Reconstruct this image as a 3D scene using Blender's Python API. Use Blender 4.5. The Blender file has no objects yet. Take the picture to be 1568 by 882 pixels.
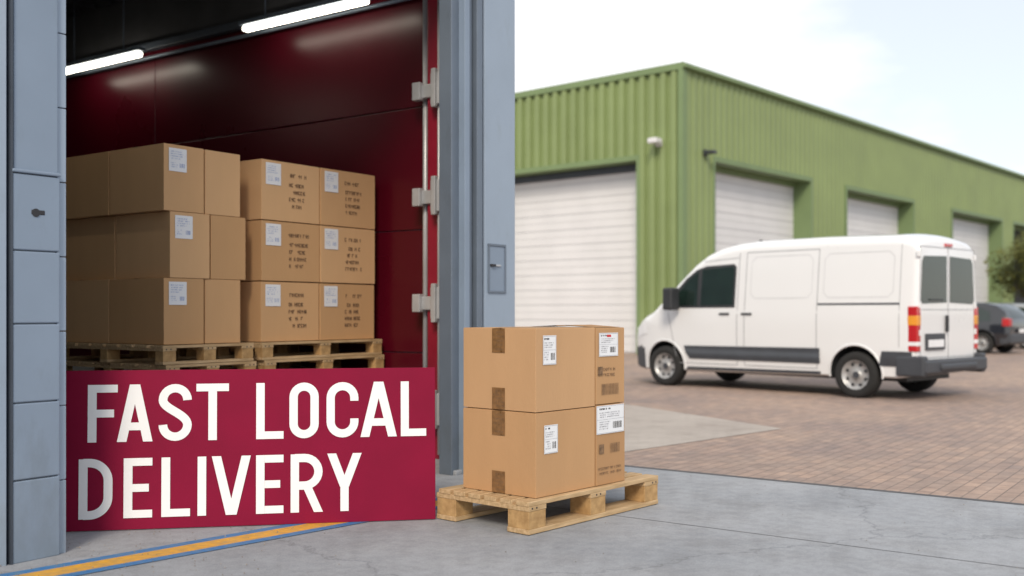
import bpy, bmesh, math, random
from mathutils import Vector, Matrix
random.seed(7)
scene=bpy.context.scene
scene.view_settings.view_transform='Standard'
scene.view_settings.look='None'
scene.view_settings.exposure=0
coll=scene.collection
R=math.radians

# ------------------------------------------------------------------ helpers
def link(o,parent=None):
    coll.objects.link(o)
    if parent: o.parent=parent
    return o
def empty(name,loc=(0,0,0),rz=0):
    e=bpy.data.objects.new(name,None); e.location=loc; e.rotation_euler=(0,0,rz); e.empty_display_size=.3
    return link(e)
def mesh(name,verts,faces,mats,mi=None,parent=None,smooth=False,bevel=0,seg=2):
    me=bpy.data.meshes.new(name); me.from_pydata([tuple(v) for v in verts],[],faces)
    if not isinstance(mats,(list,tuple)): mats=[mats]
    for m in mats: me.materials.append(m)
    if mi: 
        for p,i in zip(me.polygons,mi): p.material_index=i
    if smooth:
        for p in me.polygons: p.use_smooth=True
    me.update()
    o=bpy.data.objects.new(name,me); link(o,parent)
    if bevel:
        b=o.modifiers.new('b','BEVEL'); b.width=bevel; b.segments=seg; b.limit_method='ANGLE'
    return o
class MB:
    def __init__(s): s.v=[]; s.f=[]; s.m=[]
    def box(s,x0,x1,y0,y1,z0,z1,mi=0):
        n=len(s.v)
        s.v+=[(x0,y0,z0),(x1,y0,z0),(x1,y1,z0),(x0,y1,z0),(x0,y0,z1),(x1,y0,z1),(x1,y1,z1),(x0,y1,z1)]
        s.f+=[(n,n+3,n+2,n+1),(n+4,n+5,n+6,n+7),(n,n+1,n+5,n+4),(n+1,n+2,n+6,n+5),(n+2,n+3,n+7,n+6),(n+3,n,n+4,n+7)]
        s.m+=[mi]*6; return s
    def poly(s,pts,mi=0):
        n=len(s.v); s.v+=list(pts); s.f.append(tuple(range(n,n+len(pts)))); s.m.append(mi); return s
    def obj(s,name,mats,parent=None,bevel=0,smooth=False,seg=2):
        return mesh(name,s.v,s.f,mats,s.m,parent,smooth,bevel,seg)
def box(name,x0,x1,y0,y1,z0,z1,mat,parent=None,bevel=0):
    return MB().box(x0,x1,y0,y1,z0,z1).obj(name,mat,parent,bevel)
def cyl(name,c,r,h,axis,mat,parent=None,n=24,bevel=0):
    v=[];f=[]
    for k in (0,1):
        for i in range(n):
            a=2*math.pi*i/n; p=(r*math.cos(a),r*math.sin(a),k*h)
            if axis=='x': p=(p[2],p[0],p[1])
            elif axis=='y': p=(p[1],p[2],p[0])
            v.append((c[0]+p[0],c[1]+p[1],c[2]+p[2]))
    for i in range(n):
        j=(i+1)%n; f.append((i,j,n+j,n+i))
    f.append(tuple(range(n-1,-1,-1))); f.append(tuple(range(n,2*n)))
    o=mesh(name,v,f,mat,None,parent,False,bevel)
    for p in o.data.polygons: p.use_smooth = len(p.vertices)==4
    return o
def interp(pts,x):
    if x<=pts[0][0]: return pts[0][1]
    for (a,b),(c,d) in zip(pts,pts[1:]):
        if x<=c:
            return b+(d-b)*(x-a)/(c-a)
    return pts[-1][1]

# ------------------------------------------------------------------ materials
def mat(name,c,rough=.6,metal=0,var=.12,scale=4,bump=0,bscale=60,coat=0,spec=.5,c2=None,stretch=(1,1,1),detail=5,emit=0,grime=0):
    m=bpy.data.materials.new(name); m.use_nodes=True
    nt=m.node_tree; N=nt.nodes; L=nt.links; b=N['Principled BSDF']
    b.inputs['Roughness'].default_value=rough; b.inputs['Metallic'].default_value=metal
    b.inputs['Specular IOR Level'].default_value=spec
    b.inputs['Coat Weight'].default_value=coat
    tc=N.new('ShaderNodeTexCoord'); mp=N.new('ShaderNodeMapping'); mp.inputs['Scale'].default_value=stretch
    L.new(tc.outputs['Object'],mp.inputs['Vector'])
    n=N.new('ShaderNodeTexNoise'); n.inputs['Scale'].default_value=scale; n.inputs['Detail'].default_value=detail
    L.new(mp.outputs[0],n.inputs['Vector'])
    r=N.new('ShaderNodeValToRGB')
    if c2 is None:
        lo=[max(0,x*(1-var)) for x in c]; hi=[min(1,x*(1+var)) for x in c]
    else: lo=c2; hi=c
    r.color_ramp.elements[0].position=.3; r.color_ramp.elements[1].position=.7
    r.color_ramp.elements[0].color=(*lo,1); r.color_ramp.elements[1].color=(*hi,1)
    L.new(n.outputs['Fac'],r.inputs['Fac']); out=r.outputs['Color']
    if grime:
        mp2=N.new('ShaderNodeMapping'); mp2.inputs['Scale'].default_value=(3,3,1.2); L.new(tc.outputs['Object'],mp2.inputs['Vector'])
        n3=N.new('ShaderNodeTexNoise'); n3.inputs['Scale'].default_value=2.2; n3.inputs['Detail'].default_value=8; n3.inputs['Roughness'].default_value=.7
        L.new(mp2.outputs[0],n3.inputs['Vector'])
        sx=N.new('ShaderNodeSeparateXYZ'); L.new(tc.outputs['Object'],sx.inputs[0])
        hz=N.new('ShaderNodeMapRange'); hz.inputs['From Min'].default_value=0; hz.inputs['From Max'].default_value=.8; hz.inputs['To Min'].default_value=.26; hz.inputs['To Max'].default_value=0
        L.new(sx.outputs[2],hz.inputs['Value'])
        ad=N.new('ShaderNodeMath'); ad.operation='ADD'; L.new(n3.outputs['Fac'],ad.inputs[0]); L.new(hz.outputs[0],ad.inputs[1])
        r3=N.new('ShaderNodeValToRGB'); r3.color_ramp.elements[0].position=.55; r3.color_ramp.elements[1].position=.95
        k=1-grime; r3.color_ramp.elements[0].color=(1,1,1,1); r3.color_ramp.elements[1].color=(k,k*.97,k*.9,1); L.new(ad.outputs[0],r3.inputs['Fac'])
        mm=N.new('ShaderNodeMix'); mm.data_type='RGBA'; mm.blend_type='MULTIPLY'; mm.inputs[0].default_value=1
        L.new(out,mm.inputs[6]); L.new(r3.outputs[0],mm.inputs[7]); out=mm.outputs[2]
    L.new(out,b.inputs['Base Color'])
    mr=N.new('ShaderNodeMapRange'); mr.inputs['To Min'].default_value=max(0,rough-.08); mr.inputs['To Max'].default_value=min(1,rough+.08)
    L.new(n.outputs['Fac'],mr.inputs['Value']); L.new(mr.outputs[0],b.inputs['Roughness'])
    if bump:
        n2=N.new('ShaderNodeTexNoise'); n2.inputs['Scale'].default_value=bscale; n2.inputs['Detail'].default_value=4
        L.new(mp.outputs[0],n2.inputs['Vector'])
        bp=N.new('ShaderNodeBump'); bp.inputs['Strength'].default_value=bump; bp.inputs['Distance'].default_value=.01
        L.new(n2.outputs['Fac'],bp.inputs['Height']); L.new(bp.outputs[0],b.inputs['Normal'])
    if emit:
        b.inputs['Emission Color'].default_value=(1,.94,.78,1); b.inputs['Emission Strength'].default_value=emit
    return m

def ground_mat(name,cols,stain,rough=.85,bump=.3,crack=True):
    m=bpy.data.materials.new(name); m.use_nodes=True
    nt=m.node_tree; N=nt.nodes; L=nt.links; b=N['Principled BSDF']; b.inputs['Specular IOR Level'].default_value=.3
    tc=N.new('ShaderNodeTexCoord')
    def noise(s,d=6,ro=.6):
        n=N.new('ShaderNodeTexNoise'); n.inputs['Scale'].default_value=s; n.inputs['Detail'].default_value=d; n.inputs['Roughness'].default_value=ro
        L.new(tc.outputs['Object'],n.inputs['Vector']); return n
    def ramp(src,p0,c0,p1,c1):
        r=N.new('ShaderNodeValToRGB'); r.color_ramp.elements[0].position=p0; r.color_ramp.elements[1].position=p1
        r.color_ramp.elements[0].color=(*c0,1); r.color_ramp.elements[1].color=(*c1,1); L.new(src,r.inputs['Fac']); return r.outputs[0]
    def mul(a,c):
        m1=N.new('ShaderNodeMix'); m1.data_type='RGBA'; m1.blend_type='MULTIPLY'; m1.inputs[0].default_value=1
        L.new(a,m1.inputs[6]); L.new(c,m1.inputs[7]); return m1.outputs[2]
    a=noise(.55); f=noise(9,8,.75); g=noise(140,3,.8); s=noise(2.3,9,.7)
    col=ramp(a.outputs['Fac'],.32,cols[0],.68,cols[1])
    col=mul(col,ramp(f.outputs['Fac'],.25,(stain,)*3,.6,(1,1,1)))
    col=mul(col,ramp(g.outputs['Fac'],.3,(.80,.80,.80),.7,(1.12,1.12,1.12)))
    col=mul(col,ramp(s.outputs['Fac'],.36,(.86,.85,.84),.52,(1,1,1)))
    if crack:
        vm=N.new('ShaderNodeVectorMath'); vm.operation='ADD'; sc=N.new('ShaderNodeVectorMath'); sc.operation='SCALE'; sc.inputs['Scale'].default_value=.5
        n4=noise(2.5,6,.65); L.new(n4.outputs['Color'],sc.inputs[0]); L.new(tc.outputs['Object'],vm.inputs[0]); L.new(sc.outputs[0],vm.inputs[1])
        vo=N.new('ShaderNodeTexVoronoi'); vo.feature='DISTANCE_TO_EDGE'; vo.inputs['Scale'].default_value=.25; L.new(vm.outputs[0],vo.inputs['Vector'])
        cr=ramp(vo.outputs['Distance'],.0,(.74,.74,.74),.0016,(1,1,1))
        col=mul(col,cr)
    L.new(col,b.inputs['Base Color']); b.inputs['Roughness'].default_value=rough
    bp=N.new('ShaderNodeBump'); bp.inputs['Strength'].default_value=bump; bp.inputs['Distance'].default_value=.006
    L.new(g.outputs['Fac'],bp.inputs['Height']); L.new(bp.outputs[0],b.inputs['Normal'])
    return m
def brick_mat(name):
    m=bpy.data.materials.new(name); m.use_nodes=True
    nt=m.node_tree; N=nt.nodes; L=nt.links; b=N['Principled BSDF']; b.inputs['Specular IOR Level'].default_value=.3
    tc=N.new('ShaderNodeTexCoord')
    br=N.new('ShaderNodeTexBrick'); br.inputs['Scale'].default_value=1
    br.inputs['Brick Width'].default_value=.21; br.inputs['Row Height'].default_value=.105
    br.inputs['Mortar Size'].default_value=.006; br.inputs['Mortar Smooth'].default_value=.5
    br.inputs['Color1'].default_value=(.40,.30,.245,1); br.inputs['Color2'].default_value=(.32,.255,.22,1); br.inputs['Mortar'].default_value=(.21,.175,.155,1)
    L.new(tc.outputs['Object'],br.inputs['Vector'])
    def noise(s,lo,hi,p0,p1,d=6):
        n=N.new('ShaderNodeTexNoise'); n.inputs['Scale'].default_value=s; n.inputs['Detail'].default_value=d; n.inputs['Roughness'].default_value=.65
        L.new(tc.outputs['Object'],n.inputs['Vector'])
        r=N.new('ShaderNodeValToRGB'); r.color_ramp.elements[0].position=p0; r.color_ramp.elements[1].position=p1
        r.color_ramp.elements[0].color=(*lo,1); r.color_ramp.elements[1].color=(*hi,1)
        L.new(n.outputs['Fac'],r.inputs['Fac']); return r
    a=noise(.4,(.82,.82,.86),(1.18,1.12,1.05),.35,.65); c=noise(6,(.78,.78,.80),(1.15,1.15,1.15),.3,.7)
    m1=N.new('ShaderNodeMix'); m1.data_type='RGBA'; m1.blend_type='MULTIPLY'; m1.inputs[0].default_value=1
    L.new(br.outputs['Color'],m1.inputs[6]); L.new(a.outputs[0],m1.inputs[7])
    m2=N.new('ShaderNodeMix'); m2.data_type='RGBA'; m2.blend_type='MULTIPLY'; m2.inputs[0].default_value=1
    L.new(m1.outputs[2],m2.inputs[6]); L.new(c.outputs[0],m2.inputs[7])
    L.new(m2.outputs[2],b.inputs['Base Color']); b.inputs['Roughness'].default_value=.8
    bp=N.new('ShaderNodeBump'); bp.inputs['Strength'].default_value=.5; bp.inputs['Distance'].default_value=.01; bp.invert=True
    L.new(br.outputs['Fac'],bp.inputs['Height']); L.new(bp.outputs[0],b.inputs['Normal'])
    return m

M_conc=ground_mat('concrete',((.32,.34,.37),(.42,.435,.46)),.76)
M_pad=ground_mat('pad_concrete',((.42,.37,.33),(.52,.47,.42)),.85,crack=False)
M_asph=ground_mat('asphalt',((.14,.125,.115),(.2,.18,.17)),.8,crack=False)
M_brick=brick_mat('brick_paving')
M_joint=mat('joint',(.10,.10,.105),.9)
M_yel=mat('yellow_paint',(.80,.40,.03),.6,c2=(.52,.31,.09),scale=22,detail=10)
M_blue=mat('blue_paint',(.025,.17,.45),.6,c2=(.10,.22,.36),scale=22,detail=10)
M_green=mat('green_cladding',(.225,.288,.122),.5,var=.08,scale=.6,spec=.3)
M_green2=mat('green_trim',(.175,.245,.115),.5,var=.06,scale=1,spec=.3)
M_white=mat('white_door',(.68,.68,.69),.45,var=.04,scale=1)
M_doorgap=mat('door_gap',(.48,.48,.5),.5,var=.03,scale=1)
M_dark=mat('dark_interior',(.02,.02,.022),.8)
M_grey=mat('blue_grey_steel',(.22,.28,.365),.42,var=.05,scale=2.2,metal=.0,bump=.04,bscale=20,grime=.2)
M_greyL=mat('blue_grey_light',(.30,.37,.46),.4,var=.04,scale=2.2,bump=.04,bscale=20,grime=.15)
M_grey2=mat('rail_steel',(.15,.185,.235),.38,var=.08,scale=3,metal=.2,grime=.2)
M_grey3=mat('dark_rail',(.05,.062,.082),.5,var=.2,scale=3)
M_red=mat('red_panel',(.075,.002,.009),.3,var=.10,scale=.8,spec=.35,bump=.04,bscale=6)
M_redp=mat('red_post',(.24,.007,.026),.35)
M_sign=mat('sign_red',(.225,.005,.034),.6,var=.08,scale=3,bump=.12,bscale=200,detail=8,spec=.15)
M_letter=mat('letter_white',(.86,.86,.86),.6,var=.01,spec=.2)
M_card=mat('cardboard',(.50,.295,.148),.82,var=.07,scale=2.5,bump=.12,bscale=90,stretch=(1,1,.25),detail=8,spec=.2)
M_card2=mat('cardboard_b',(.45,.26,.128),.82,var=.08,scale=2,bump=.12,bscale=90,stretch=(1,1,.25),detail=8,spec=.2)
M_card3=mat('cardboard_c',(.53,.32,.168),.82,var=.06,scale=3,bump=.12,bscale=90,stretch=(1,1,.25),detail=8,spec=.2)
M_cardi=[mat('cardboard_store_'+k,c,.82,var=.07,scale=2.2,bump=.12,bscale=90,stretch=(1,1,.25),detail=8,spec=.2) for k,c in (('a',(.62,.375,.19)),('b',(.57,.34,.168)),('c',(.66,.41,.215)))]
M_tape=mat('brown_tape',(.22,.115,.045),.3,var=.3,scale=30)
M_label=mat('label_paper',(.8,.81,.83),.55,var=.03)
M_ink=mat('ink',(.03,.03,.035),.7)
M_inkL=mat('ink_grey',(.26,.26,.29),.7)
M_inkbrown=mat('ink_on_card',(.20,.12,.065),.8,var=.4,scale=40)
M_inkblue=mat('ink_blue',(.30,.37,.58),.7)
M_inkred=mat('ink_red',(.6,.05,.05),.7)
M_wood=mat('pallet_wood',(.62,.44,.25),.75,c2=(.40,.26,.125),scale=5,stretch=(1,9,9),bump=.3,bscale=30,detail=9)
M_wood2=mat('pallet_block',(.54,.34,.15),.8,c2=(.34,.20,.08),scale=18,bump=.3,bscale=60,detail=8)
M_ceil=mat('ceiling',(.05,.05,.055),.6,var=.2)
M_lamp=mat('fluorescent_tube',(1,1,1),.5,var=0,emit=8)
M_van=mat('van_paint',(.78,.79,.80),.3,var=.012,scale=1,coat=.8)
M_glass=mat('dark_glass',(.012,.024,.02),.06,var=.2,coat=.3,spec=.6)
M_plast=mat('black_plastic',(.03,.033,.037),.55,var=.15)
M_plast2=mat('grey_plastic',(.05,.055,.065),.5,var=.1)
M_seam=mat('panel_gap',(.3,.31,.33),.6)
M_seam2=mat('soft_gap',(.55,.56,.58),.5)
M_tyre=mat('tyre',(.018,.018,.018),.85,bump=.2,bscale=40)
M_rim=mat('silver_rim',(.45,.45,.45),.4,metal=.5,var=.15,scale=8)
M_rlight=mat('tail_light',(.5,.012,.015),.15,coat=1)
M_olight=mat('indicator',(.8,.33,.03),.15,coat=1)
M_black=mat('black_paint',(.012,.013,.018),.2,coat=1)
M_silver=mat('silver_paint',(.38,.4,.42),.3,metal=.4,coat=1)
M_zinc=mat('zinc',(.46,.47,.49),.4,metal=.3)
M_leaf=mat('leaves',(.16,.15,.022),.6,c2=(.05,.075,.015),scale=1.5)
M_bark=mat('bark',(.09,.065,.045),.9,bump=.5,bscale=12)
M_greywall=mat('grey_cladding',(.24,.29,.36),.5)
M_stone=mat('stone_bits',(.25,.22,.19),.9,var=.4,scale=3)

# ------------------------------------------------------------------ ground
WR=math.atan2(.815,.58)
ground=mesh('ground',[(-700,-300,0),(900,-300,0),(900,1300,0),(-700,1300,0)],[(0,1,2,3)],M_asph)
def sheet(name,x0,x1,y0,y1,z,m,rz=WR):
    o=mesh(name,[(x0,y0,z),(x1,y0,z),(x1,y1,z),(x0,y1,z)],[(0,1,2,3)],m); o.rotation_euler=(0,0,rz); return o
sheet('concrete_apron',-14,7.70,-16,24,.004,M_conc)
sheet('brick_paving',7.76,70,-60,45,.004,M_brick)
sheet('drain_channel',7.70,7.76,-16,5,.006,M_joint)
mesh('concrete_pad',[(1.04,9.67,.008),(3.0,11.6,.008),(1.45,15.0,.008),(-5,17,.008),(-4,12,.008),(0.2,9.3,.008)],[(0,1,2,3,4,5)],M_pad)
sheet('expansion_joint',5.80,5.808,-16,4.6,.0055,M_joint)
sheet('expansion_joint',1.6,1.608,-16,5,.0055,M_joint)
sheet('expansion_joint',-6,7.7,.6,.608,.0060,M_joint)
st=empty('floor_marking',(-1.136,6.4,0),math.atan2(.73,.69))
for nm,a,b_,m in (('blue_line_a',.075,.15,M_blue),('yellow_line',-.075,.075,M_yel),('blue_line_b',-.15,-.075,M_blue)):
    mesh(nm,[(-6,a,.008),(1.5,a,.008),(1.5,b_,.008),(-6,b_,.008)],[(0,1,2,3)],m,None,st)
mb=MB(); rg=random.Random(5)
for i in range(420):
    x=rg.uniform(-3.2,4.2); y=rg.uniform(4.6,9.5)
    if rg.random()<.4: x=rg.uniform(-2.7,-1.3); y=rg.uniform(4.9,6.3)
    s=rg.uniform(.002,.006)*(1.6 if rg.random()<.06 else 1); a=rg.uniform(0,3)
    c=[(x+s*math.cos(a+k*1.57+rg.uniform(-.3,.3)),y+s*math.sin(a+k*1.57),.0085) for k in range(4)]
    t=(x,y,.0085+s*.9)
    for k in range(4): mb.poly([c[k],c[(k+1)%4],t])
mb.obj('gravel_grit',M_stone)

# ------------------------------------------------------------------ corrugated
def corr(name,axis,u0,u1,z0,z1,base,out,period,depth,m,parent):
    pr=[(0,0),(.42,0),(.5,1),(.92,1)]
    pts=[(u0,0)]; k=math.floor(u0/period)
    while k*period<u1:
        for a,h in pr:
            u=(k+a)*period
            if u0<u<u1: pts.append((u,h))
        k+=1
    pts.append((u1,0))
    v=[];f=[]
    for z in (z0,z1):
        for u,h in pts:
            o=base+out*depth*h
            v.append((u,o,z) if axis=='x' else (o,u,z))
    n=len(pts)
    for i in range(n-1): f.append((i,i+1,n+i+1,n+i))
    return mesh(name,v,f,m,None,parent)

# ------------------------------------------------------------------ green building
gb=empty('green_industrial_building',(5.08,31,0),math.atan2(.749,.663))
H=8.5; DT=5.95; TL=62; SL=34
xo=[(1.75,8.35),(11.4,18.1),(22.9,30.2),(32.2,37.5),(42,49)]
yo=[(1.6,8.3),(12,18.7),(22.5,29)]
corr('wall_upper_side','x',0,TL,DT,H,0,-1,.36,.04,M_green,gb)
corr('wall_upper_end','y',0,SL,DT,H,0,-1,.38,.11,M_green,gb)
def piers(axis,ops,L_,per,dep):
    e=0
    for a,b_ in ops+[(L_,L_)]:
        corr('wall_pier',axis,e,a,0,DT,0,-1,per,dep,M_green,gb); e=b_
piers('x',xo,TL,.36,.04); piers('y',yo,SL,.38,.11)
rd=.65
def door(axis,a,b_,i,dark=False):
    mb=MB(); z=0.05
    while z<DT-.02:
        z2=min(z+.5,DT)
        for q in range(2):
            za=z+(z2-z)*q/2; zb=z+(z2-z)*(q+1)/2-(.022 if q==1 else .008)
            if axis=='x': mb.box(a,b_,rd-.02,rd+.04,za,zb)
            else: mb.box(rd-.02,rd+.04,a,b_,za,zb)
        z=z2
    if axis=='x': mb.box(a,b_,rd,rd+.03,0,DT,1)
    else: mb.box(rd,rd+.03,a,b_,0,DT,1)
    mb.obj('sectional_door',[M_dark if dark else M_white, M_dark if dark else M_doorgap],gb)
    t=MB()
    if axis=='x':
        t.box(a-.12,a,-.06,rd,0,DT); t.box(b_,b_+.12,-.06,rd,0,DT); t.box(a-.12,b_+.12,-.06,rd,DT,DT+.16)
    else:
        t.box(-.125,rd,a-.12,a,0,DT); t.box(-.125,rd,b_,b_+.12,0,DT); t.box(-.125,rd,a-.12,b_+.12,DT,DT+.16)
    t.obj('door_frame',M_green2,gb)
    if axis=='x': box('door_header',a,b_,rd-.14,rd-.025,DT-.16,DT,M_green2,gb)
    else: box('door_header',rd-.14,rd-.025,a,b_,DT-.22,DT,M_grey3,gb)
for i,(a,b_) in enumerate(xo): door('x',a,b_,i,dark=(i==3))
for i,(a,b_) in enumerate(yo): door('y',a,b_,i)
t=MB(); t.box(-.14,TL,-.09,.2,H,H+.20); t.box(-.14,.2,.2,SL,H,H+.20); t.obj('parapet_trim',M_green2,gb)
box('roof_gutter',-.18,TL,-.2,-.09,H+.02,H+.16,M_green2,gb,.02)
mesh('roof',[(.2,.2,H+.1),(TL,.2,H+.1),(TL,SL,H+.1),(.2,SL,H+.1)],[(0,1,2,3)],M_zinc,None,gb)
box('back_wall',TL-.1,TL,0,SL,0,H,M_green,gb); box('rear_wall',0,TL-.1,SL-.1,SL,0,H,M_green,gb)
box('corner_trim',-.135,.1,-.075,.1,0,H,M_green2,gb)
w=MB(); w.box(-.2,-.05,.66,.86,6.28,6.44); w.box(-.54,-.2,.6,.92,6.34,6.50); w.obj('wall_light',M_white,gb,.03)
w=MB(); w.box(1.05,1.2,-.12,-.03,6.05,6.25); w.box(1.0,1.25,-.42,-.12,6.1,6.2); w.obj('security_camera',M_plast2,gb,.02)

# ------------------------------------------------------------------ near warehouse
wh=empty('warehouse',(0,0,0),WR)
EV=6.0; OT=4.7; F=5.2
corr('facade_left','x',-9,2.87,0,EV,F+.03,-1,.3,.03,M_grey,wh)
mb=MB()
zz=[.0,.43,.83,1.24,1.62,2.02]
for a,b_ in zip(zz,zz[1:]): mb.box(2.885,3.146,F,F+.10,a+.003,b_-.004)
mb.box(2.895,3.14,F+.008,F+.10,2.03,EV); mb.box(2.88,3.15,F-.008,F+.1,2.022,2.04)
mb.obj('gate_post',M_grey,wh,.006)
box('gate_post_core',2.9,3.13,F+.02,F+.09,0,EV-.01,M_grey2,wh)
mb=MB()
z=0.0
while z<EV: mb.box(3.146,3.20,F+.03,F+.12,z,z+.395); z+=.4
mb.obj('guide_strip',M_greyL,wh,.004)
box('post_seam',2.872,2.885,F-.004,F+.05,0,EV,M_grey3,wh)
cyl('lock_hole',(3.01,F-.004,1.82),.022,.01,'y',M_ink,wh,16)
box('lock_plate',2.985,3.06,F-.003,F+.01,1.81,1.835,M_ink,wh,.004)
corr('facade_upper','x',2.885,7.36,OT,EV,F+.0,-1,.3,.03,M_grey,wh)
box('lintel',2.885,7.3,F+.01,F+.2,OT-.1,OT+.05,M_grey2,wh)
mb=MB()
mb.box(6.575,6.64,F-.06,F+.12,0,EV,0); mb.box(6.68,6.72,F-.02,F+.1,0,EV,1); mb.box(6.75,6.82,F-.05,F+.1,0,EV,1)
mb.box(6.85,6.88,F-.0,F+.1,0,EV,1); mb.box(6.48,6.575,F+.0,F+.13,0,EV,1)
mb.box(6.50,6.90,F+.07,F+.11,0,EV,2)
mb.obj('door_rails',[M_grey,M_grey2,M_grey3],wh,.006)
box('rail_shoe',6.5,6.88,F-.03,F+.12,0,.04,M_conc,wh,.01)
box('corner_post',6.89,7.33,F-.02,F+.25,0,EV,M_greyL,wh,.012)
mb=MB()
for x0,x1,z0,z1 in ((6.93,7.18,1.85,1.87),(6.93,7.18,1.46,1.48),(6.93,6.95,1.48,1.85),(7.16,7.18,1.48,1.85)): mb.box(x0,x1,F-.032,F-.018,z0,z1)
mb.obj('hatch_frame',M_grey2,wh,.003)
box('hatch_panel',6.95,7.16,F-.024,F-.018,1.48,1.85,M_grey,wh)
box('hatch_latch',6.96,7.02,F-.045,F-.024,1.68,1.70,M_ink,wh,.003)
box('hatch_latch_b',7.03,7.1,F-.035,F-.024,1.682,1.698,M_zinc,wh,.003)
box('end_wall',7.30,7.36,F+.02,24,0,EV,M_greywall,wh)
box('rear_wall',-9,7.3,23.9,24,0,EV,M_greywall,wh)
box('side_wall',-9.1,-9,F,24,0,EV,M_greywall,wh)
mesh('roof',[(-9.3,F-.2,EV),(7.5,F-.2,EV),(7.5,24.2,EV+.6),(-9.3,24.2,EV+.6)],[(0,1,2,3)],M_zinc,None,wh)
box('roof_fascia',-9.3,7.5,F-.25,F-.2,EV-.25,EV+.03,M_grey2,wh)
mb=MB()
zs=[0,.93,2.05,3.17,4.25]; bs=[5.4,10.1,14.4,18.7,23.8]
for b0,b1 in zip(bs,bs[1:]):
    for z0,z1 in zip(zs,zs[1:]): mb.box(7.26,7.298,b0+.004,b1-.004,z0+.004,z1-.004)
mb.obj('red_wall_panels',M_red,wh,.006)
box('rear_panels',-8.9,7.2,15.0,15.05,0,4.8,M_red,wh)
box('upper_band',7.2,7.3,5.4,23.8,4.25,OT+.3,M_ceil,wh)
box('wall_rail',7.12,7.2,5.4,15,4.22,4.30,M_grey3,wh,.01)
cyl('conduit',(7.16,5.4,4.14),.02,9.6,'y',M_grey2,wh,12)
mb=MB()
y=5.4
while y<15:
    mb.box(-9,7.2,y,y+.16,4.88,4.95); y+=.32
mb.box(-9,7.2,5.4,15,4.95,5.0)
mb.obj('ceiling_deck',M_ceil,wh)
mb=MB()
for x in (.8,3.6,6.1): mb.box(x,x+.12,5.5,15,4.62,4.87)
mb.obj('ceiling_beam',M_grey3,wh)
for ax,hz in ((6.89,0),(4.1,0)):  # second row is unseen, added only to brighten the stored cartons
  for b0,b1 in ((6.5,8.15),(9.85,11.4)):
    box('lamp_housing',ax-.05,ax+.05,b0-.04,b1+.04,4.13,4.17,M_grey2,wh,.01)
    box('lamp_tube',ax-.04,ax+.04,b0,b1,4.07,4.128,M_lamp,wh,.02)
    cyl('lamp_rod',(ax,b0+.3,4.17),.008,.7,'z',M_grey2,wh,8)
    cyl('lamp_rod',(ax,b1-.3,4.17),.008,.7,'z',M_grey2,wh,8)
box('loading_dock',-8.9,7.25,6.3,14.95,0,.76,M_conc,wh,.01)
box('red_post',7.13,7.25,5.80,6.0,0,4.3,M_redp,wh,.01)
cyl('white_rod',(7.19,6.07,.05),.024,4.2,'z',M_zinc,wh,16)
cyl('white_rod_b',(7.10,5.84,.05),.014,4.2,'z',M_zinc,wh,12)
mb=MB()
for z in (1.38,2.32,3.26,.45):
    mb.box(7.05,7.13,5.80,5.9,z-.14,z+.14); mb.box(7.10,7.16,5.9,6.13,z-.06,z+.06); mb.box(7.06,7.12,6.03,6.12,z-.08,z+.08); mb.box(7.02,7.06,5.82,5.87,z-.17,z+.17)
mb.obj('hinges',M_zinc,wh,.008)

# ------------------------------------------------------------------ pallets and boxes
def pallet(name,loc,rz,w,d,h,nboard=7,parent=None,rows=3,bw=.1,bl=.12):
    mb=MB(); bt=.022*h/.145*1.0
    ys=((0,bw),(d/2-bw/2,d/2+bw/2),(d-bw,d)) if rows==3 else ((0,bw),(d-bw,d))
    for y0,y1 in ys: mb.box(0,w,y0,y1,0,bt)
    for x0,x1 in ((0,bl),(w/2-bl/2,w/2+bl/2),(w-bl,w)):
        for y0,y1 in ys: mb.box(x0+.003,x1-.003,y0+.003,y1-.003,bt,h-2*bt,1)
        mb.box(x0,x1,0,d,h-2*bt,h-bt)
    step=d/nboard
    for i in range(nboard):
        y0=i*step; j=random.uniform(-.003,.003)
        mb.box(-.002+j,w+.002+j,y0+(.004 if i else 0),y0+step*.8,h-bt,h+random.uniform(-.002,0))
    o=mb.obj(name,[M_wood,M_wood2],parent,.003)
    o.location=loc; o.rotation_euler=(0,0,rz)
    nb=MB()
    for x in (.05,w/2,w-.05):
        for k in range(2):
            xx=x+(k-.5)*.04
            nb.box(xx-.005,xx+.005,-.0015,.0,h-bt*1.6,h-bt*1.6+.01)
    nb.obj('nails',M_ink,o)
    return o
def onface(face,off,eps,u0,u1,z0,z1):
    if face=='F': return [(u0,-eps+off,z0),(u1,-eps+off,z0),(u1,-eps+off,z1),(u0,-eps+off,z1)]
    return [(-eps+off,u1,z0),(-eps+off,u0,z0),(-eps+off,u0,z1),(-eps+off,u1,z1)]
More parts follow.
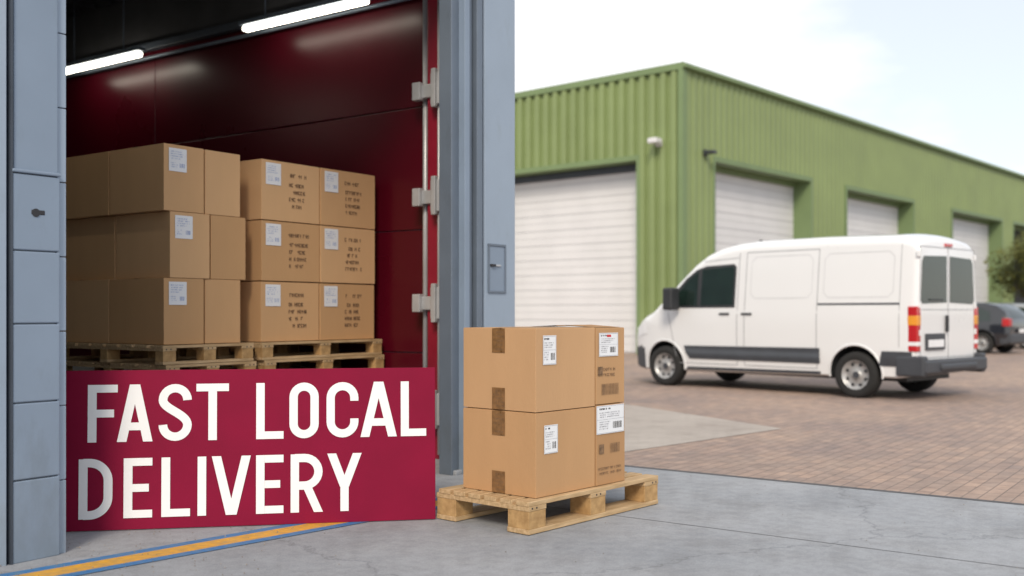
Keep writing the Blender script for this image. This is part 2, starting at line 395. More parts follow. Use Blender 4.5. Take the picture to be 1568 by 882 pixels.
def scribble(mb,face,u0,u1,z0,z1,rows,mi,eps,dens=.8,th_=.1):
    rh=(z1-z0)/rows
    for r in range(rows):
        zb=z0+r*rh+rh*.25; zt=zb+rh*.5; u=u0
        e=u1-random.uniform(0,.3)*(u1-u0)
        while u<e:
            cw=rh*random.uniform(.22,.5)
            if u+cw>u1: break
            if random.random()<dens:
                k=random.random(); s=rh*th_
                if k<.4:
                    mb.poly(onface(face,0,eps,u,u+s,zb,zt),mi); mb.poly(onface(face,0,eps+.0002,u,u+cw*.8,zt-s,zt),mi)
                    if random.random()<.6: mb.poly(onface(face,0,eps+.0002,u,u+cw*.8,zb,zb+s),mi)
                elif k<.7:
                    mb.poly(onface(face,0,eps,u,u+cw*.8,(zb+zt)/2,(zb+zt)/2+s),mi); mb.poly(onface(face,0,eps+.0002,u+cw*.5,u+cw*.5+s,zb,zt),mi)
                else:
                    mb.poly(onface(face,0,eps,u,u+s,zb,zt),mi); mb.poly(onface(face,0,eps,u+cw*.6,u+cw*.6+s,zb,zt),mi); mb.poly(onface(face,0,eps+.0002,u,u+cw*.6,(zb+zt)/2,(zb+zt)/2+s),mi)
            u+=cw
def barcode(mb,face,u0,u1,z0,z1,mi,eps):
    u=u0
    while u<u1-.003:
        w=random.choice((.0015,.003,.004)); mb.poly(onface(face,0,eps,u,min(u+w,u1),z0,z1),mi); u+=w+random.choice((.002,.003,.005))
def label(parent,face,u0,u1,z0,z1,style=0):
    mb=MB(); mb.poly(onface(face,0,.0012,u0,u1,z0,z1),0)
    w=u1-u0;h=z1-z0
    if style==1:
        scribble(mb,face,u0+.1*w,u0+.85*w,z0+.5*h,z0+.9*h,4,2,.002,.7)
        scribble(mb,face,u0+.1*w,u0+.5*w,z0+.15*h,z0+.4*h,3,2,.002,.6)
        barcode(mb,face,u0+.6*w,u1-.1*w,z0+.18*h,z0+.36*h,2,.0022)
    else:
        scribble(mb,face,u0+.1*w,u1-.15*w,z0+.56*h,z0+.78*h,3,4,.002,.75)
        scribble(mb,face,u0+.1*w,u0+.5*w,z0+.82*h,z0+.94*h,1,1,.002,.9,.16)
        scribble(mb,face,u0+.1*w,u0+.5*w,z0+.14*h,z0+.46*h,4,4,.002,.7)
        barcode(mb,face,u0+.58*w,u1-.1*w,z0+.16*h,z0+.4*h,1,.0022)
        t=.004
        for r in ((u0+t,u1-t,z0+t,z0+1.4*t),(u0+t,u1-t,z1-1.4*t,z1-t),(u0+t,u0+1.4*t,z0+t,z1-t),(u1-1.4*t,u1-t,z0+t,z1-t),(u0+t,u1-t,z0+.5*h,z0+.507*h)): mb.poly(onface(face,0,.0024,*r),4)
    if style==2: mb.poly(onface(face,0,.0026,u0+.4*w,u0+.62*w,z0+.82*h,z0+.92*h),3)
    mb.obj('shipping_label',[M_label,M_ink,M_inkblue,M_inkred,M_inkL],parent)
def carton(loc,rz,w,d,h,m,jit=0.004,side=True):
    g=.003; n=6; rnd=random
    bu=[rnd.uniform(-.002,.004) for _ in range(4)]
    v=[];f=[];idx={}
    def P(i,j,k):
        key=(i,j,k)
        if key in idx: return idx[key]
        x=g+(w-2*g)*i/n; y=g+(d-2*g)*j/n; z=.0015+(h-.004-.0015)*k/n
        s=lambda q: math.sin(math.pi*q/n)
        if i==n: x+=bu[1]*s(j)*s(k)
        if j==n: y+=bu[3]*s(i)*s(k)
        if i==0: x+=abs(bu[0])*.5*s(j)*s(k)
        if j==0: y+=abs(bu[2])*.5*s(i)*s(k)
        idx[key]=len(v); v.append((x,y,z)); return idx[key]
    for a in range(n):
        for b_ in range(n):
            f.append((P(0,a,b_),P(0,a,b_+1),P(0,a+1,b_+1),P(0,a+1,b_))); f.append((P(n,a,b_),P(n,a+1,b_),P(n,a+1,b_+1),P(n,a,b_+1)))
            f.append((P(a,0,b_),P(a+1,0,b_),P(a+1,0,b_+1),P(a,0,b_+1))); f.append((P(a,n,b_),P(a,n,b_+1),P(a+1,n,b_+1),P(a+1,n,b_)))
            f.append((P(a,b_,0),P(a,b_+1,0),P(a+1,b_+1,0),P(a+1,b_,0))); f.append((P(a,b_,n),P(a+1,b_,n),P(a+1,b_+1,n),P(a,b_+1,n)))
    mb=MB(); mb.v=v; mb.f=f; mb.m=[0]*len(f)
    mb.box(g+.002,w-g-.002,g+.002,d/2-.002,h-.0045,h-.0005,0); mb.box(g+.002,w-g-.002,d/2+.002,d-g-.002,h-.0045,h-.0005,0)
    o=mb.obj('cardboard_box',m,None,.003)
    o.modifiers[0].angle_limit=R(50)
    o.location=(loc[0],loc[1],loc[2]); o.rotation_euler=(0,0,rz+random.uniform(-jit,jit))
    tp=MB(); tp.box(.0,w,d/2-.03,d/2+.03,h-.0005,h+.0004); tp.obj('top_tape',M_tape,o)
    return o
GR=math.atan2(.749,.663)
def loc2(origin,rz,x,y,z):
    return (origin[0]+x*math.cos(rz)-y*math.sin(rz), origin[1]+x*math.sin(rz)+y*math.cos(rz), z)
PO=(.098,6.047); PH=.192
p=pallet('wooden_pallet',(PO[0],PO[1],.008),GR,1.342,.764,PH,6,None,2,.17,.16)
bx,by=.109,.04; z0=PH+.008
cfg=[(0,.585,z0,.503,M_card),(0,.583,z0+.506,.498,M_card3),(.588,.315,z0,.51,M_card2),(.59,.312,z0+.513,.488,M_card)]
fb=[]
for ox,w_,z,h_,m in cfg:
    o=carton(loc2(PO,GR,bx+ox,by+random.uniform(-.004,.004),z),GR,w_,.60,h_,m); fb.append(o)
def tape_marks(o,h):
    mb=MB()
    for za,zb in ((h-.15,h-.002),(.004,.135)):
        mb.poly(onface('L',0,-.0012+.002,.245,.35,za,zb))
    t=mb.obj('packing_tape',M_tape,o)
    mk=MB()
    for za,zb in ((h-.15,h-.002),(.004,.135)):
        for k in range(5):
            zc=za+.012+(zb-za-.02)*k/5; scribble(mk,'L',.255,.34,zc,zc+.02,1,0,.0016,.8)
    mk.obj('tape_print',M_inkbrown,o)
tape_marks(fb[0],.503); tape_marks(fb[1],.498)
label(fb[0],'F',.075,.205,.255,.425); label(fb[1],'F',.065,.19,.28,.455)
label(fb[3],'F',.03,.235,.305,.455,2); label(fb[2],'F',.0,.30,.325,.505)
mk=MB(); scribble(mk,'F',.02,.26,.17,.24,2,0,.0012); barcode(mk,'F',.06,.25,.06,.13,0,.0012); mk.poly(onface('F',0,.0012,.02,.07,.19,.24)); mk.obj('printed_marks',M_inkbrown,fb[3])
mk=MB(); scribble(mk,'F',.02,.28,.06,.12,2,0,.0012); barcode(mk,'F',.15,.25,.2,.26,0,.0012); mk.poly(onface('F',0,.0012,.03,.08,.2,.26)); mk.obj('printed_marks',M_inkbrown,fb[2])
mb=MB(); hh=.488
for x0,x1,y0,y1,za,zb in ((.02,.29,.02,.26,.002,.016),(.02,.29,.58,.34,.002,.014)):
    mb.poly([(x0,y0,hh+za),(x1,y0,hh+za),(x1,y1,hh+zb),(x0,y1,hh+zb)]); mb.poly([(x0,y0,hh+za-.001),(x0,y1,hh+zb-.004),(x1,y1,hh+zb-.004),(x1,y0,hh+za-.001)])
    mb.poly([(x0,y1,hh+zb-.004),(x0,y1,hh+zb),(x1,y1,hh+zb),(x1,y1,hh+zb-.004)])
mb.obj('loose_flaps',M_card2,fb[3])

WO=(0,0)
a0=4.849; b0=6.643; zt=1.055
for k,(ax,wid,dep) in enumerate(((a0-.05,.86,1.5),(a0+.90,1.43,1.2))):
    for lv in range(2):
        pallet('wooden_pallet',loc2(WO,WR,ax+(.03 if lv==0 else 0),b0-.06,.762+lv*.146),WR,wid,dep,.145,8)
mats=M_cardi
hgt=.503
for row in range(3):
    z=zt+row*(hgt+.001)
    sh=(.0,.055,.0)[row]
    o=carton(loc2(WO,WR,a0+sh,b0,z),WR,.37,.69,hgt,mats[(row+1)%3]); label(o,'F',.045,.205,.30,.475,1)
    carton(loc2(WO,WR,a0+sh+.385,b0+.01,z),WR,.35,.69,hgt,mats[row%3])
    carton(loc2(WO,WR,a0+sh+.0,b0+.70,z),WR,.72,.75,hgt,mats[(row+2)%3])
    for c in range(2):
        w_=.655 if c==0 else .69
        o=carton(loc2(WO,WR,a0+.94+c*.663,b0+random.uniform(-.008,.008),z),WR,w_,.55,hgt-.005,mats[(row+c)%3])
        label(o,'F',.045,.21,.295,.475,1)
        mk=MB(); scribble(mk,'F',.29,.54,.36,.42,1,0,.0012,.7); scribble(mk,'F',.30,.52,.10,.34,4,0,.0012,.75,.11); mk.obj('printed_marks',M_inkbrown,o)
        carton(loc2(WO,WR,a0+.94+c*.663,b0+.56,z),WR,w_,.55,hgt-.005,mats[(row+c+1)%3])

# ------------------------------------------------------------------ sign
PL=Vector((-2.63,6.14)); PR=Vector((-.477,6.52)); dv=PR-PL; SW=dv.length; SH=.945; th=math.atan2(dv.y,dv.x)
sg=box('advertising_sign',0,SW,0,.018,0,SH,M_sign,None,.002)
sg.location=(PL.x,PL.y,.009); sg.rotation_euler=(R(-2.0),0,th)
cth,sth=math.cos(th),math.sin(th)
def U(px):
    k=(px-784)/1600; return (6.14*k+2.63)/(cth-k*sth)
T=.050
LB=MB(); cnt=[0]
def quad(pts):
    e=.0025+.00012*(cnt[0]%30); cnt[0]+=1
    LB.poly([(x,-e,z) for x,z in pts])
def ribbon(pts,t):
    e=.0025+.00012*(cnt[0]%30); cnt[0]+=1
    n=len(pts); Ls=[];Rs=[]
    for i,pnt in enumerate(pts):
        a=Vector(pts[max(0,i-1)]); b_=Vector(pts[min(n-1,i+1)])
        if i==0 and pts[0]==pts[-1]: a=Vector(pts[-2])
        if i==n-1 and pts[0]==pts[-1]: b_=Vector(pts[1])
        d=(b_-a).normalized(); nn=Vector((-d.y,d.x))
        Ls.append((pnt[0]+nn.x*t/2,pnt[1]+nn.y*t/2)); Rs.append((pnt[0]-nn.x*t/2,pnt[1]-nn.y*t/2))
    for i in range(n-1):
        LB.poly([(Rs[i][0],-e,Rs[i][1]),(Rs[i+1][0],-e,Rs[i+1][1]),(Ls[i+1][0],-e,Ls[i+1][1]),(Ls[i][0],-e,Ls[i][1])])
def arc(cx,cy,r,a0,a1,n=14,ry=None):
    ry=ry or r
    return [(cx+r*math.cos(R(a0+(a1-a0)*i/n)),cy+ry*math.sin(R(a0+(a1-a0)*i/n))) for i in range(n+1)]
def glyph(ch,x0,x1,z0,z1):
    w=x1-x0; H_=z1-z0; t=T
    def q(a,b_,c,d): quad([(x0+a,z0+c),(x0+b_,z0+c),(x0+b_,z0+d),(x0+a,z0+d)])
    def dg(xa,za,xb,zb,tw=t*1.08): quad([(x0+xa-tw/2,z0+za),(x0+xa+tw/2,z0+za),(x0+xb+tw/2,z0+zb),(x0+xb-tw/2,z0+zb)])
    def rb(p_): ribbon([(x0+a,z0+b_) for a,b_ in p_],t)
    r=(w-t)/2; h=t*.92
    if ch in 'FE':
        q(0,t,0,H_); q(t*.5,w,H_-h,H_); q(t*.5,w*.88,H_*.5-h/2,H_*.5+h/2)
        if ch=='E': q(t*.5,w,0,h)
    elif ch=='L': q(0,t,0,H_); q(t*.5,w,0,h)
    elif ch=='T': q(0,w,H_-h,H_); q(w/2-t/2,w/2+t/2,0,H_-h*.5)
    elif ch=='I': q(w/2-t/2,w/2+t/2,0,H_)
    elif ch=='A':
        dg(t*.55,0,w/2-t*.05,H_); dg(w-t*.55,0,w/2+t*.05,H_); q(w*.24,w*.76,H_*.2,H_*.2+h)
    elif ch=='V': dg(t*.55,H_,w/2-.02*w,0); dg(w-t*.55,H_,w/2+.02*w,0)
    elif ch=='Y': dg(t*.55,H_,w/2,H_*.42); dg(w-t*.55,H_,w/2,H_*.42); q(w/2-t/2,w/2+t/2,0,H_*.47)
    elif ch=='O':
        top=arc(w/2,H_-t/2-r,r,0,180); bot=arc(w/2,t/2+r,r,180,360); p_=top+bot; p_.append(p_[0]); rb(p_)
    elif ch=='C':
        p_=[(w-t/2,H_*.66)]+arc(w/2,H_-t/2-r,r,0,180)+arc(w/2,t/2+r,r,180,360)+[(w-t/2,H_*.34)]; rb(p_)
    elif ch=='D':
        q(0,t,0,H_); rr=min(w-t*1.0,H_*.3)
        p_=[(t*.5,H_-h/2),(w-t/2-rr,H_-h/2)]+arc(w-t/2-rr,H_-h/2-rr,rr,90,0)[1:]+arc(w-t/2-rr,h/2+rr,rr,0,-90)+[(t*.5,h/2)]; rb(p_)
    elif ch=='R':
        q(0,t,0,H_); m=H_*.46; rr=(H_-h/2-m)/2
        p_=[(t*.5,H_-h/2),(w-t/2-rr,H_-h/2)]+arc(w-t/2-rr,H_-h/2-rr,rr,90,-90)[1:]+[(t*.5,m)]; rb(p_)
        dg(w*.5,m,w-t*.5,0)
    elif ch=='S':
        zt=H_-t/2-r; zb=t/2+r
        p_=[(w-t/2,H_*.72)]+arc(w/2,zt,r,0,180)
        P0,P1,P2,P3=(t/2,zt),(t/2,H_*.56),(w-t/2,H_*.47),(w-t/2,zb)
        for i in range(1,16):
            s=i/16; c=[(1-s)**3,3*s*(1-s)**2,3*s*s*(1-s),s**3]
            p_.append((sum(k*v[0] for k,v in zip(c,(P0,P1,P2,P3))),sum(k*v[1] for k,v in zip(c,(P0,P1,P2,P3)))))
        p_+=arc(w/2,zb,r,0,-180)+[(t/2,H_*.28)]; rb(p_)
for ch,a,b_ in (('F',133,179),('A',178,233),('S',242,293),('T',300,350),('L',392,434),('O',443,488),('C',500,549),('A',552,608),('L',614,653)):
    glyph(ch,U(a),U(b_),SH*.55,SH*.91)
for ch,a,b_ in (('D',120,172),('E',189,233),('L',247,291),('I',302,316),('V',324,384),('E',392,434),('R',445,494),('Y',501,554)):
    glyph(ch,U(a),U(b_),SH*.073,SH*.447)
LB.obj('lettering',M_letter,sg)
mb=MB()
for x in (.35,SW-.35):
    mb.box(x,x+.04,.0185,.04,.1,.8)
    mb.poly([(x,.05,.78),(x+.04,.05,.78),(x+.04,.28,.02),(x,.28,.02)]); mb.poly([(x,.03,.78),(x+.04,.03,.78),(x+.04,.25,.02),(x,.25,.02)])
mb.obj('sign_prop',M_wood,sg)

# ------------------------------------------------------------------ vehicles
class Veh:
    def __init__(s,name,loc,rz,Rp,Wp,Bp,tum,rc,crown,N,paint,wells,wr,glassrange,dark):
        s.e=empty(name,loc,rz); s.Rp,s.Wp,s.Bp,s.tum,s.rc,s.cr=Rp,Wp,Bp,tum,rc,crown
        L_=Rp[-1][0]; s.L=L_
        xs=sorted(set([round(L_*i/N,4) for i in range(N+1)]+[.03,.08,round(L_-.02,3)]))
        v=[];f=[];rings=[]
        for x in xs:
            ring=s.section(x); st=len(v)
            for y,z in ring: v.append((x,y,z))
            for y,z in reversed(ring[1:-1]): v.append((x,-y,z))
            rings.append((st,len(v)-st))
        n=rings[0][1]
        for (a,_),(b_,_) in zip(rings,rings[1:]):
            for i in range(n):
                j=(i+1)%n; f.append((a+i,b_+i,b_+j,a+j))
        f.append(tuple(rings[0][0]+i for i in range(n))); f.append(tuple(rings[-1][0]+n-1-i for i in range(n)))
        o=mesh('body',v,f,[paint,M_glass,M_plast2,M_plast],None,s.e,True)
        bm=bmesh.new(); bm.from_mesh(o.data); bmesh.ops.recalc_face_normals(bm,faces=bm.faces)
        for fc in bm.faces:
            c=fc.calc_center_median(); nn=fc.normal
            if glassrange and any(g[0]<c.x<g[1] and g[2]<c.z<g[3] and abs(c.y)<g[4] and abs(nn.x)>.25 and abs(nn.y)<.5 for g in glassrange): fc.material_index=1
            if dark and any(g[0]<c.x<g[1] and c.z<g[2] for g in dark): fc.material_index=2
        bm.to_mesh(o.data); bm.free()
        for k,x in enumerate(wells):
            for sg_ in (-1,1):
                cw=cyl('cut',(x,.62 if sg_>0 else -1.4,wr+.02),wr+.07,.78,'y',M_plast,s.e,40)
                m=o.modifiers.new('w','BOOLEAN'); m.operation='DIFFERENCE'; m.solver='EXACT'; m.object=cw
                try: m.material_mode='TRANSFER'
                except Exception: pass
        bpy.context.view_layer.update()
        dg=bpy.context.evaluated_depsgraph_get(); me=bpy.data.meshes.new_from_object(o.evaluated_get(dg))
        o.modifiers.clear(); o.data=me
        for c in [c for c in s.e.children if c.name.startswith('cut')]: bpy.data.objects.remove(c)
        try: me.set_sharp_from_angle(angle=R(35))
        except Exception: pass
        s.body=o
        for x in wells:
            for sd in (1,-1):
                vv=[];ff=[];na=26;rr_=wr+.085
                for i in range(na+1):
                    a=R(-8+196*i/na); px_=x+rr_*math.cos(a); pz=wr+.02+rr_*math.sin(a); py=s.Y(px_,pz)
                    for k in range(6):
                        t_=k*math.pi/3; rad=rr_+.018*math.cos(t_)
                        vv.append((x+rad*math.cos(a),sd*(py+.003+.012*math.sin(t_)),wr+.02+rad*math.sin(a)))
                for i in range(na):
                    for k in range(6):
                        k2=(k+1)%6; ff.append((i*6+k,i*6+k2,(i+1)*6+k2,(i+1)*6+k))
                mesh('arch_lip',vv,ff,paint,None,s.e,True)
    def section(s,x):
        Rz=interp(s.Rp,x); W=interp(s.Wp,x); B=interp(s.Bp,x); r=min(s.rc,(Rz-B)*.35); c=s.cr
        pts=[(0,B),(W*.5,B),(W*interp(s.tum,B)-.04,B)]
        zt=Rz-c-r; z0=B+.03
        for i in range(16):
            z=z0+(zt-z0)*i/15; pts.append((W*interp(s.tum,z),z))
        ye=W*interp(s.tum,zt)
        for i in range(1,8):
            a=R(90*i/7); pts.append((ye-r+r*math.cos(a),zt+r*math.sin(a)))
        for i in range(1,7):
            y=(ye-r)*(1-i/6); pts.append((y,Rz-c*(y/(ye-r))**2))
        return pts
    def Y(s,x,z): return interp(s.Wp,x)*interp(s.tum,z)
    def patch(s,name,poly,m,eps=.006,sides=(1,-1)):
        for sd in sides:
            bm=bmesh.new(); vs=[bm.verts.new((x,0,z)) for x,z in poly]; bm.faces.new(vs)
            x0=min(a for a,_ in poly);x1=max(a for a,_ in poly);q0=min(b_ for _,b_ in poly);q1=max(b_ for _,b_ in poly)
            for i in range(1,16):
                xx=x0+(x1-x0)*i/16
                bmesh.ops.bisect_plane(bm,geom=bm.verts[:]+bm.edges[:]+bm.faces[:],plane_co=(xx,0,0),plane_no=(1,0,0))
            for zz_ in [a for a,_ in s.tum]+[q0+(q1-q0)*i/4 for i in range(1,4)]:
                if q0<zz_<q1: bmesh.ops.bisect_plane(bm,geom=bm.verts[:]+bm.edges[:]+bm.faces[:],plane_co=(0,0,zz_),plane_no=(0,0,1))
            for v in bm.verts: v.co.y=sd*(s.Y(v.co.x,v.co.z)+eps)
            bmesh.ops.recalc_face_normals(bm,faces=bm.faces)
            me=bpy.data.meshes.new(name); bm.to_mesh(me); bm.free(); me.materials.append(m)
            for p_ in me.polygons: p_.use_smooth=True
            link(bpy.data.objects.new(name,me),s.e)
    def line(s,x0,z0,x1,z1,t=.012,m=None,sides=(1,-1)):
        d=Vector((x1-x0,z1-z0)).normalized(); n=Vector((-d.y,d.x))*t/2
        s.patch('panel_gap',[(x0-n.x,z0-n.y),(x1-n.x,z1-n.y),(x1+n.x,z1+n.y),(x0+n.x,z0+n.y)],m or M_seam,.003,sides)
    def wheels(s,xs,r,yo,rim=M_rim,wd=.22):
        for x in xs:
            for sd in (1,-1):
                prof=[(.62*r,0),(.66*r,.012),(.86*r,.012),(.97*r,.0),(r,-.04),(r,-wd+.04),(.95*r,-wd),(.6*r,-wd)]
                rp=[(.0,-.035),(.13*r,-.035),(.17*r,-.05),(.2*r,-.07),(.40*r,-.045),(.52*r,-.055),(.58*r,-.03),(.62*r,.004),(.655*r,.006),(.66*r,-.02)]
                for nm,pf,m in (('tyre',prof,M_tyre),('rim',rp,rim)):
                    v=[];f=[];n=40
                    for i in range(n):
                        a=2*math.pi*i/n
                        for rr,dy in pf: v.append((x+rr*math.cos(a),sd*(yo+dy),r+rr*math.sin(a)))
                    q=len(pf)
                    for i in range(n):
                        j=(i+1)%n
                        for k in range(q-1): f.append((i*q+k,i*q+k+1,j*q+k+1,j*q+k))
                    mesh(nm,v,f,m,None,s.e,True)
                mb=MB()
                for i in range(8):
                    a=2*math.pi*(i+.5)/8; pts=[]
                    for k in range(12):
                        b_=2*math.pi*k/12; rr=.46*r+.07*r*math.cos(b_); aa=a+.17*math.sin(b_)
                        pts.append((x+rr*math.cos(aa),sd*(yo-.036),r+rr*math.sin(aa)))
                    mb.poly(pts)
                mb.obj('rim_holes',M_plast,s.e)
                cyl('hub_cap',(x,sd*(yo-.035)-(.0 if sd>0 else .02),r),.14*r,.02,'y',M_plast2,s.e,20)

def fx(x): return .95+(x-1)*1.025
Rp=[(fx(a),b_) for a,b_ in ((0,2.34),(.04,2.40),(.12,2.45),(.3,2.49),(1.5,2.52),(2.7,2.52),(3.1,2.49),(3.4,2.43),(3.65,2.34),(3.9,2.18),(4.2,1.91),(4.5,1.63),(4.75,1.41),(4.85,1.345),(5.0,1.29),(5.15,1.215),(5.27,1.11),(5.35,.98),(5.41,.8),(5.45,.6))]
Rp=[(a-Rp[0][0],b_) for a,b_ in Rp]
xoff=fx(0)
def gx(x): return fx(x)-xoff
LV=Rp[-1][0]
Wp=[(0,.99),(.03,1.01),(.12,1.03),(.5,1.045),(gx(4.2),1.045),(gx(4.7),1.02),(gx(5.0),.96),(gx(5.25),.85),(gx(5.4),.68),(LV,.52)]
Bp=[(0,.40),(.3,.32),(gx(5.0),.27),(LV,.33)]
tum=[(.2,.955),(.5,.985),(.62,1.0),(1.15,1.0),(1.24,.996),(1.29,.986),(1.36,.984),(1.42,.98),(2.1,.915),(2.45,.87)]
hd=(-.68,.733)
vrz=math.atan2(hd[1],hd[0])
vr=(6.58,15.77)
van=Veh('white_delivery_van',(vr[0],vr[1],.004),vrz,Rp,Wp,Bp,tum,.16,.05,70,M_van,[.95,4.60],.35,[(gx(3.95),gx(4.75),1.42,2.17,.80)],[(gx(5.02),9,.68)])
van.wheels([.95,4.60],.35,1.03)
g=gx
van.patch('window_surround',[(g(3.05),1.37),(g(4.42),1.37),(g(4.45),1.47),(g(4.05),1.88),(g(3.85),2.02),(g(3.65),2.08),(g(3.1),2.10),(g(3.05),2.05)],M_plast,.004)
van.patch('door_glass',[(g(3.09),1.42),(g(3.73),1.41),(g(3.73),2.02),(g(3.13),2.06),(g(3.09),2.02)],M_glass,.008)
van.patch('quarter_glass',[(g(3.81),1.41),(g(4.35),1.41),(g(4.36),1.46),(g(4.03),1.83),(g(3.81),1.99)],M_glass,.008)
van.patch('rub_strip',[(g(1.5),.50),(g(3.95),.50),(g(4.02),.60),(g(4.06),.72),(g(1.5),.74)],M_plast2,.014)
van.patch('rub_strip_rear',[(g(.06),.50),(g(.55),.50),(g(.5),.72),(g(.06),.72)],M_plast2,.014)
van.patch('sill',[(g(1.5),.33),(g(4.05),.31),(g(4.0),.36),(g(1.5),.38)],M_plast2,.006)
for x in (1.56,2.86,3.0): van.line(g(x),.42,g(x),2.28)
van.line(g(1.56),.42,g(2.86),.42); van.line(g(1.56),2.28,g(2.86),2.28)
van.line(g(3.0),2.2,g(3.7),2.16); van.line(g(4.2),.42,g(4.42),1.3); van.line(g(3.0),.42,g(4.2),.42)
van.line(g(.25),1.42,g(1.55),1.42,.03,M_plast2)
van.line(g(.25),2.3,g(.25),.78,.008)
def rr(x0,x1,z0,z1):
    for a in ((x0+.08,z0,x1-.08,z0),(x0+.08,z1,x1-.08,z1),(x0,z0+.08,x0,z1-.08),(x1,z0+.08,x1,z1-.08),(x0+.08,z0,x0,z0+.08),(x1-.08,z0,x1,z0+.08),(x0,z1-.08,x0+.08,z1),(x1-.08,z1,x1,z1-.08)): van.line(g(a[0]),a[1],g(a[2]),a[3],.009,M_seam2)
rr(.35,1.46,1.52,2.2); rr(1.66,2.76,1.52,2.2)
for x in (1.62+1.1,3.15):
    for sd in (1,-1):
        y=van.Y(g(x),1.28); box('door_handle',g(x),g(x)+.2,sd*y-.03,sd*y+.03,1.25,1.285,M_plast,van.e,.01)
for sd in (1,-1):
    mb=MB(); y=van.Y(g(4.15),1.4)
    mb.box(g(4.1),g(4.3),min(sd*(y+.08),sd*(y+.33)),max(sd*(y+.08),sd*(y+.33)),1.33,1.72)
    mb.box(g(4.17),g(4.27),min(sd*(y-.03),sd*(y+.1)),max(sd*(y-.03),sd*(y+.1)),1.36,1.44)
    mb.obj('wing_mirror',M_plast,van.e,.04,seg=3)
for sd in (1,-1):
    mb=MB()
    q=[(.05,1.44),(.84,1.42),(.885,1.47),(.84,2.05),(.79,2.12),(.05,2.14)]
    pts=[(-.006,sd*a,b_) for a,b_ in q]
    if sd>0: pts=pts[::-1]
    mb.poly(pts); mb.obj('rear_window',M_glass,van.e)
    y=van.Y(.05,1)
    mb=MB(); yy=sorted((sd*(y+.012),sd*(y-.11)))
    mb.box(-.015,.13,yy[0],yy[1],.72,1.38,0); mb.box(-.018,.133,yy[0]-.002,yy[1]+.002,1.1,1.25,1); mb.box(-.018,.133,yy[0]-.002,yy[1]+.002,.80,.87,2); mb.obj('tail_light',[M_rlight,M_olight,M_label],van.e,.012)
mb=MB(); mb.box(-.005,.0,-.006,.006,.55,2.3)
for z in (1.33,): mb.box(-.005,0,-.85,.85,z,z+.01)
mb.box(-.004,0,-.9,-.892,.62,2.26); mb.box(-.004,0,.892,.9,.62,2.26); mb.box(-.004,0,-.9,.9,.62,.63); mb.box(-.004,0,-.9,.9,2.255,2.265)
mb.obj('rear_door_gap',M_seam,van.e)
mb=MB()
mb.box(-.16,.12,-1.04,1.04,.40,.60); mb.box(-.13,.30,.90,1.06,.36,.66); mb.box(-.13,.30,-1.06,-.90,.36,.66); mb.box(-.2,-.05,-.6,.6,.44,.54)
mb.obj('rear_bumper',M_plast2,van.e,.035,seg=3)
mb=MB(); mb.box(-.03,.0,.15,.75,.74,.98,0); mb.box(-.034,-.03,.2,.7,.78,.89,1); mb.obj('plate_holder',[M_plast2,M_label],van.e,.006)
box('rear_handle',-.045,-.005,.05,.11,1.0,1.25,M_plast,van.e,.012)
box('wiper',-.03,-.012,.2,.62,1.47,1.49,M_plast,van.e,.004)
for z in (.95,1.35,2.1):
    for sd in (1,-1): box('door_hinge',-.02,.03,sd*.93-.03,sd*.93+.03,z,z+.09,M_van,van.e,.01)
box('brake_light',-.02,.02,-.12,.12,2.28,2.33,M_rlight,van.e,.008)
van.patch('headlight',[(g(4.9),.92),(g(5.2),.85),(g(5.22),1.0),(g(4.95),1.16)],M_label,.008)
box('grille',LV-.02,LV+.01,-.5,.5,.62,.86,M_plast,van.e,.01)
box('roof_aerial',g(3.2),g(3.24),-.02,.02,2.47,2.55,M_plast,van.e)
box('under_floor',.3,g(5.0),-.7,.7,.26,.34,M_plast,van.e)

def car(name,loc,rz,paint,sx=1.0):
    Rp=[(0,1.0),(.05,1.15),(.18,1.35),(.45,1.55),(.8,1.62),(2.0,1.64),(2.5,1.58),(2.9,1.38),(3.25,1.12),(3.4,1.05),(3.9,.98),(4.2,.88),(4.35,.7),(4.42,.55)]
    Wp=[(0,.78),(.1,.86),(.5,.91),(3.6,.91),(4.1,.84),(4.3,.7),(4.42,.55)]
    Bp=[(0,.32),(.4,.24),(4,.24),(4.42,.3)]
    tm=[(.2,.95),(.6,1),(.95,.985),(1.55,.8)]
    c=Veh(name,loc,rz,Rp,Wp,Bp,tm,.12,.03,50,paint,[.8,3.5],.33,[(2.55,3.2,1.1,1.58,.66),(.02,.42,1.06,1.52,.62)],[(-1,.3,.5),(4.1,9,.5)])
    c.wheels([.8,3.5],.33,.9)
    c.patch('side_glass',[(.55,1.02),(2.95,1.02),(2.55,1.42),(.95,1.46),(.6,1.3)],M_glass,.006)
    for x in (1.2,2.1): c.line(x,.3,x,1.45,.02,paint)
    for sd in (1,-1):
        y=c.Y(.1,.9); yy=sorted((sd*(y+.03),sd*(y-.2))); box('tail_light',-.02,.2,yy[0],yy[1],.86,1.1,M_rlight,c.e,.02)
    box('rear_bumper',-.08,.2,-.82,.82,.34,.62,M_plast2,c.e,.04); box('number_plate',-.09,-.07,-.26,.26,.66,.77,M_label,c.e,.004)
    return c
cn=(15.2,32.0)
car('parked_car',(cn[0]+.9*.733,cn[1]+.9*.68,.004),vrz,M_black)
car('parked_car',(19.3,36.8,.004),vrz,M_silver)

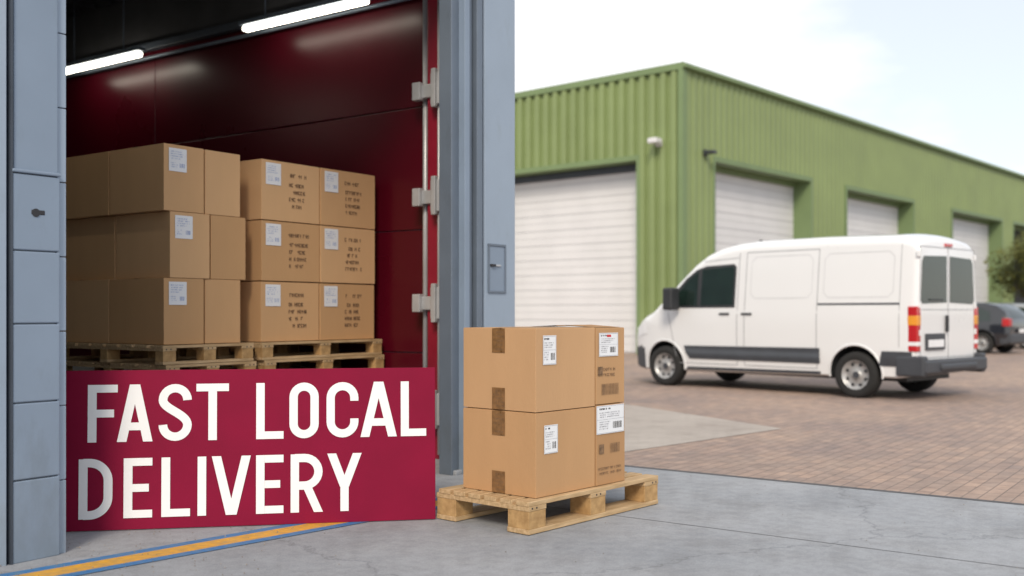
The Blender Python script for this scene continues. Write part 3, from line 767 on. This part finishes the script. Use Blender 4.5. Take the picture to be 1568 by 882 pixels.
# ------------------------------------------------------------------ tree
def tree(loc,h,rad,seed):
    rnd=random.Random(seed); v=[];f=[];mi=[]
    def limb(p0,p1,r0,r1):
        d=(p1-p0); u=d.orthogonal().normalized(); w=d.cross(u).normalized(); n=len(v)
        for p_,r in ((p0,r0),(p1,r1)):
            for i in range(8):
                a=math.pi*i/4; v.append(p_+u*r*math.cos(a)+w*r*math.sin(a))
        for i in range(8):
            j=(i+1)%8; f.append((n+i,n+j,n+8+j,n+8+i)); mi.append(0)
    top=Vector((0,0,h*.45)); limb(Vector((0,0,0)),top,.13,.09)
    cl=[]
    for i in range(16):
        a=rnd.uniform(0,6.28); rr_=rad*rnd.uniform(.3,.9); q=Vector((rr_*math.cos(a),rr_*math.sin(a),h*rnd.uniform(.42,.92))); limb(top*rnd.uniform(.6,1),q,.05,.015); cl.append((q,rad*rnd.uniform(.3,.5)))
    for q,cr in cl:
        for i in range(520):
            d=Vector((rnd.gauss(0,1),rnd.gauss(0,1),rnd.gauss(0,1))).normalized()*cr*rnd.random()**.4
            c=q+d; s=rnd.uniform(.05,.1); a=Vector((rnd.gauss(0,1),rnd.gauss(0,1),rnd.gauss(0,1))).normalized(); b_=a.orthogonal().normalized(); n=len(v)
            v.extend([c+a*s,c+b_*s*.6,c-a*s,c-b_*s*.6]); f.append((n,n+1,n+2,n+3)); mi.append(1)
    o=mesh('yellow_green_tree',v,f,[M_bark,M_leaf],mi); o.location=loc
tree((22.0,44.5,0),4.6,1.8,3)
tree((27.5,48,0),5.2,2.0,5)

# ------------------------------------------------------------------ world, sun, camera
EL=36
SD=Vector((-.10*math.cos(R(EL)),-.995*math.cos(R(EL)),math.sin(R(EL))))
wd=bpy.data.worlds.new('World'); scene.world=wd; wd.use_nodes=True
nt=wd.node_tree; N=nt.nodes; L=nt.links; bg=N['Background']; bg.inputs['Strength'].default_value=.13
sky=N.new('ShaderNodeTexSky'); sky.sky_type='NISHITA'; sky.sun_disc=False; sky.sun_elevation=R(EL); sky.sun_rotation=math.atan2(SD.x,SD.y); sky.dust_density=.6
tc=N.new('ShaderNodeTexCoord'); mp=N.new('ShaderNodeMapping'); mp.inputs['Scale'].default_value=(1,1,2.6); L.new(tc.outputs['Generated'],mp.inputs['Vector'])
no=N.new('ShaderNodeTexNoise'); no.inputs['Scale'].default_value=2.2; no.inputs['Detail'].default_value=7; no.inputs['Roughness'].default_value=.55; L.new(mp.outputs[0],no.inputs['Vector'])
dt=N.new('ShaderNodeVectorMath'); dt.operation='DOT_PRODUCT'; L.new(tc.outputs['Generated'],dt.inputs[0]); dt.inputs[1].default_value=(-1.0,0,-.8)
ad=N.new('ShaderNodeMath'); ad.operation='ADD'; L.new(no.outputs['Fac'],ad.inputs[0]); L.new(dt.outputs['Value'],ad.inputs[1])
rp=N.new('ShaderNodeValToRGB'); rp.color_ramp.elements[0].position=-.0; rp.color_ramp.elements[1].position=.22
rp.color_ramp.elements[0].color=(.55,.55,.55,1); rp.color_ramp.elements[1].color=(1,1,1,1); L.new(ad.outputs[0],rp.inputs['Fac'])
mx=N.new('ShaderNodeMix'); mx.data_type='RGBA'; L.new(rp.outputs['Color'],mx.inputs[0]); L.new(sky.outputs[0],mx.inputs[6]); mx.inputs[7].default_value=(9.7,9.75,9.9,1)
L.new(mx.outputs[2],bg.inputs['Color'])
sl=bpy.data.lights.new('sun','SUN'); sl.energy=2.5; sl.angle=R(17); sl.color=(1,.88,.72); so=bpy.data.objects.new('sun',sl); link(so); so.rotation_euler=(-SD).to_track_quat('-Z','Y').to_euler(); so.location=(-3,-28,30)
cam=bpy.data.cameras.new('camera'); co=bpy.data.objects.new('camera',cam); link(co); co.location=(0,0,1.3); co.rotation_euler=(R(90),0,0)
cam.sensor_width=36; cam.lens=36*1600/1568; cam.shift_y=37/1568; cam.clip_end=3000; cam.clip_start=.05
cam.dof.use_dof=True; cam.dof.focus_distance=6.4; cam.dof.aperture_fstop=1.25
scene.camera=co
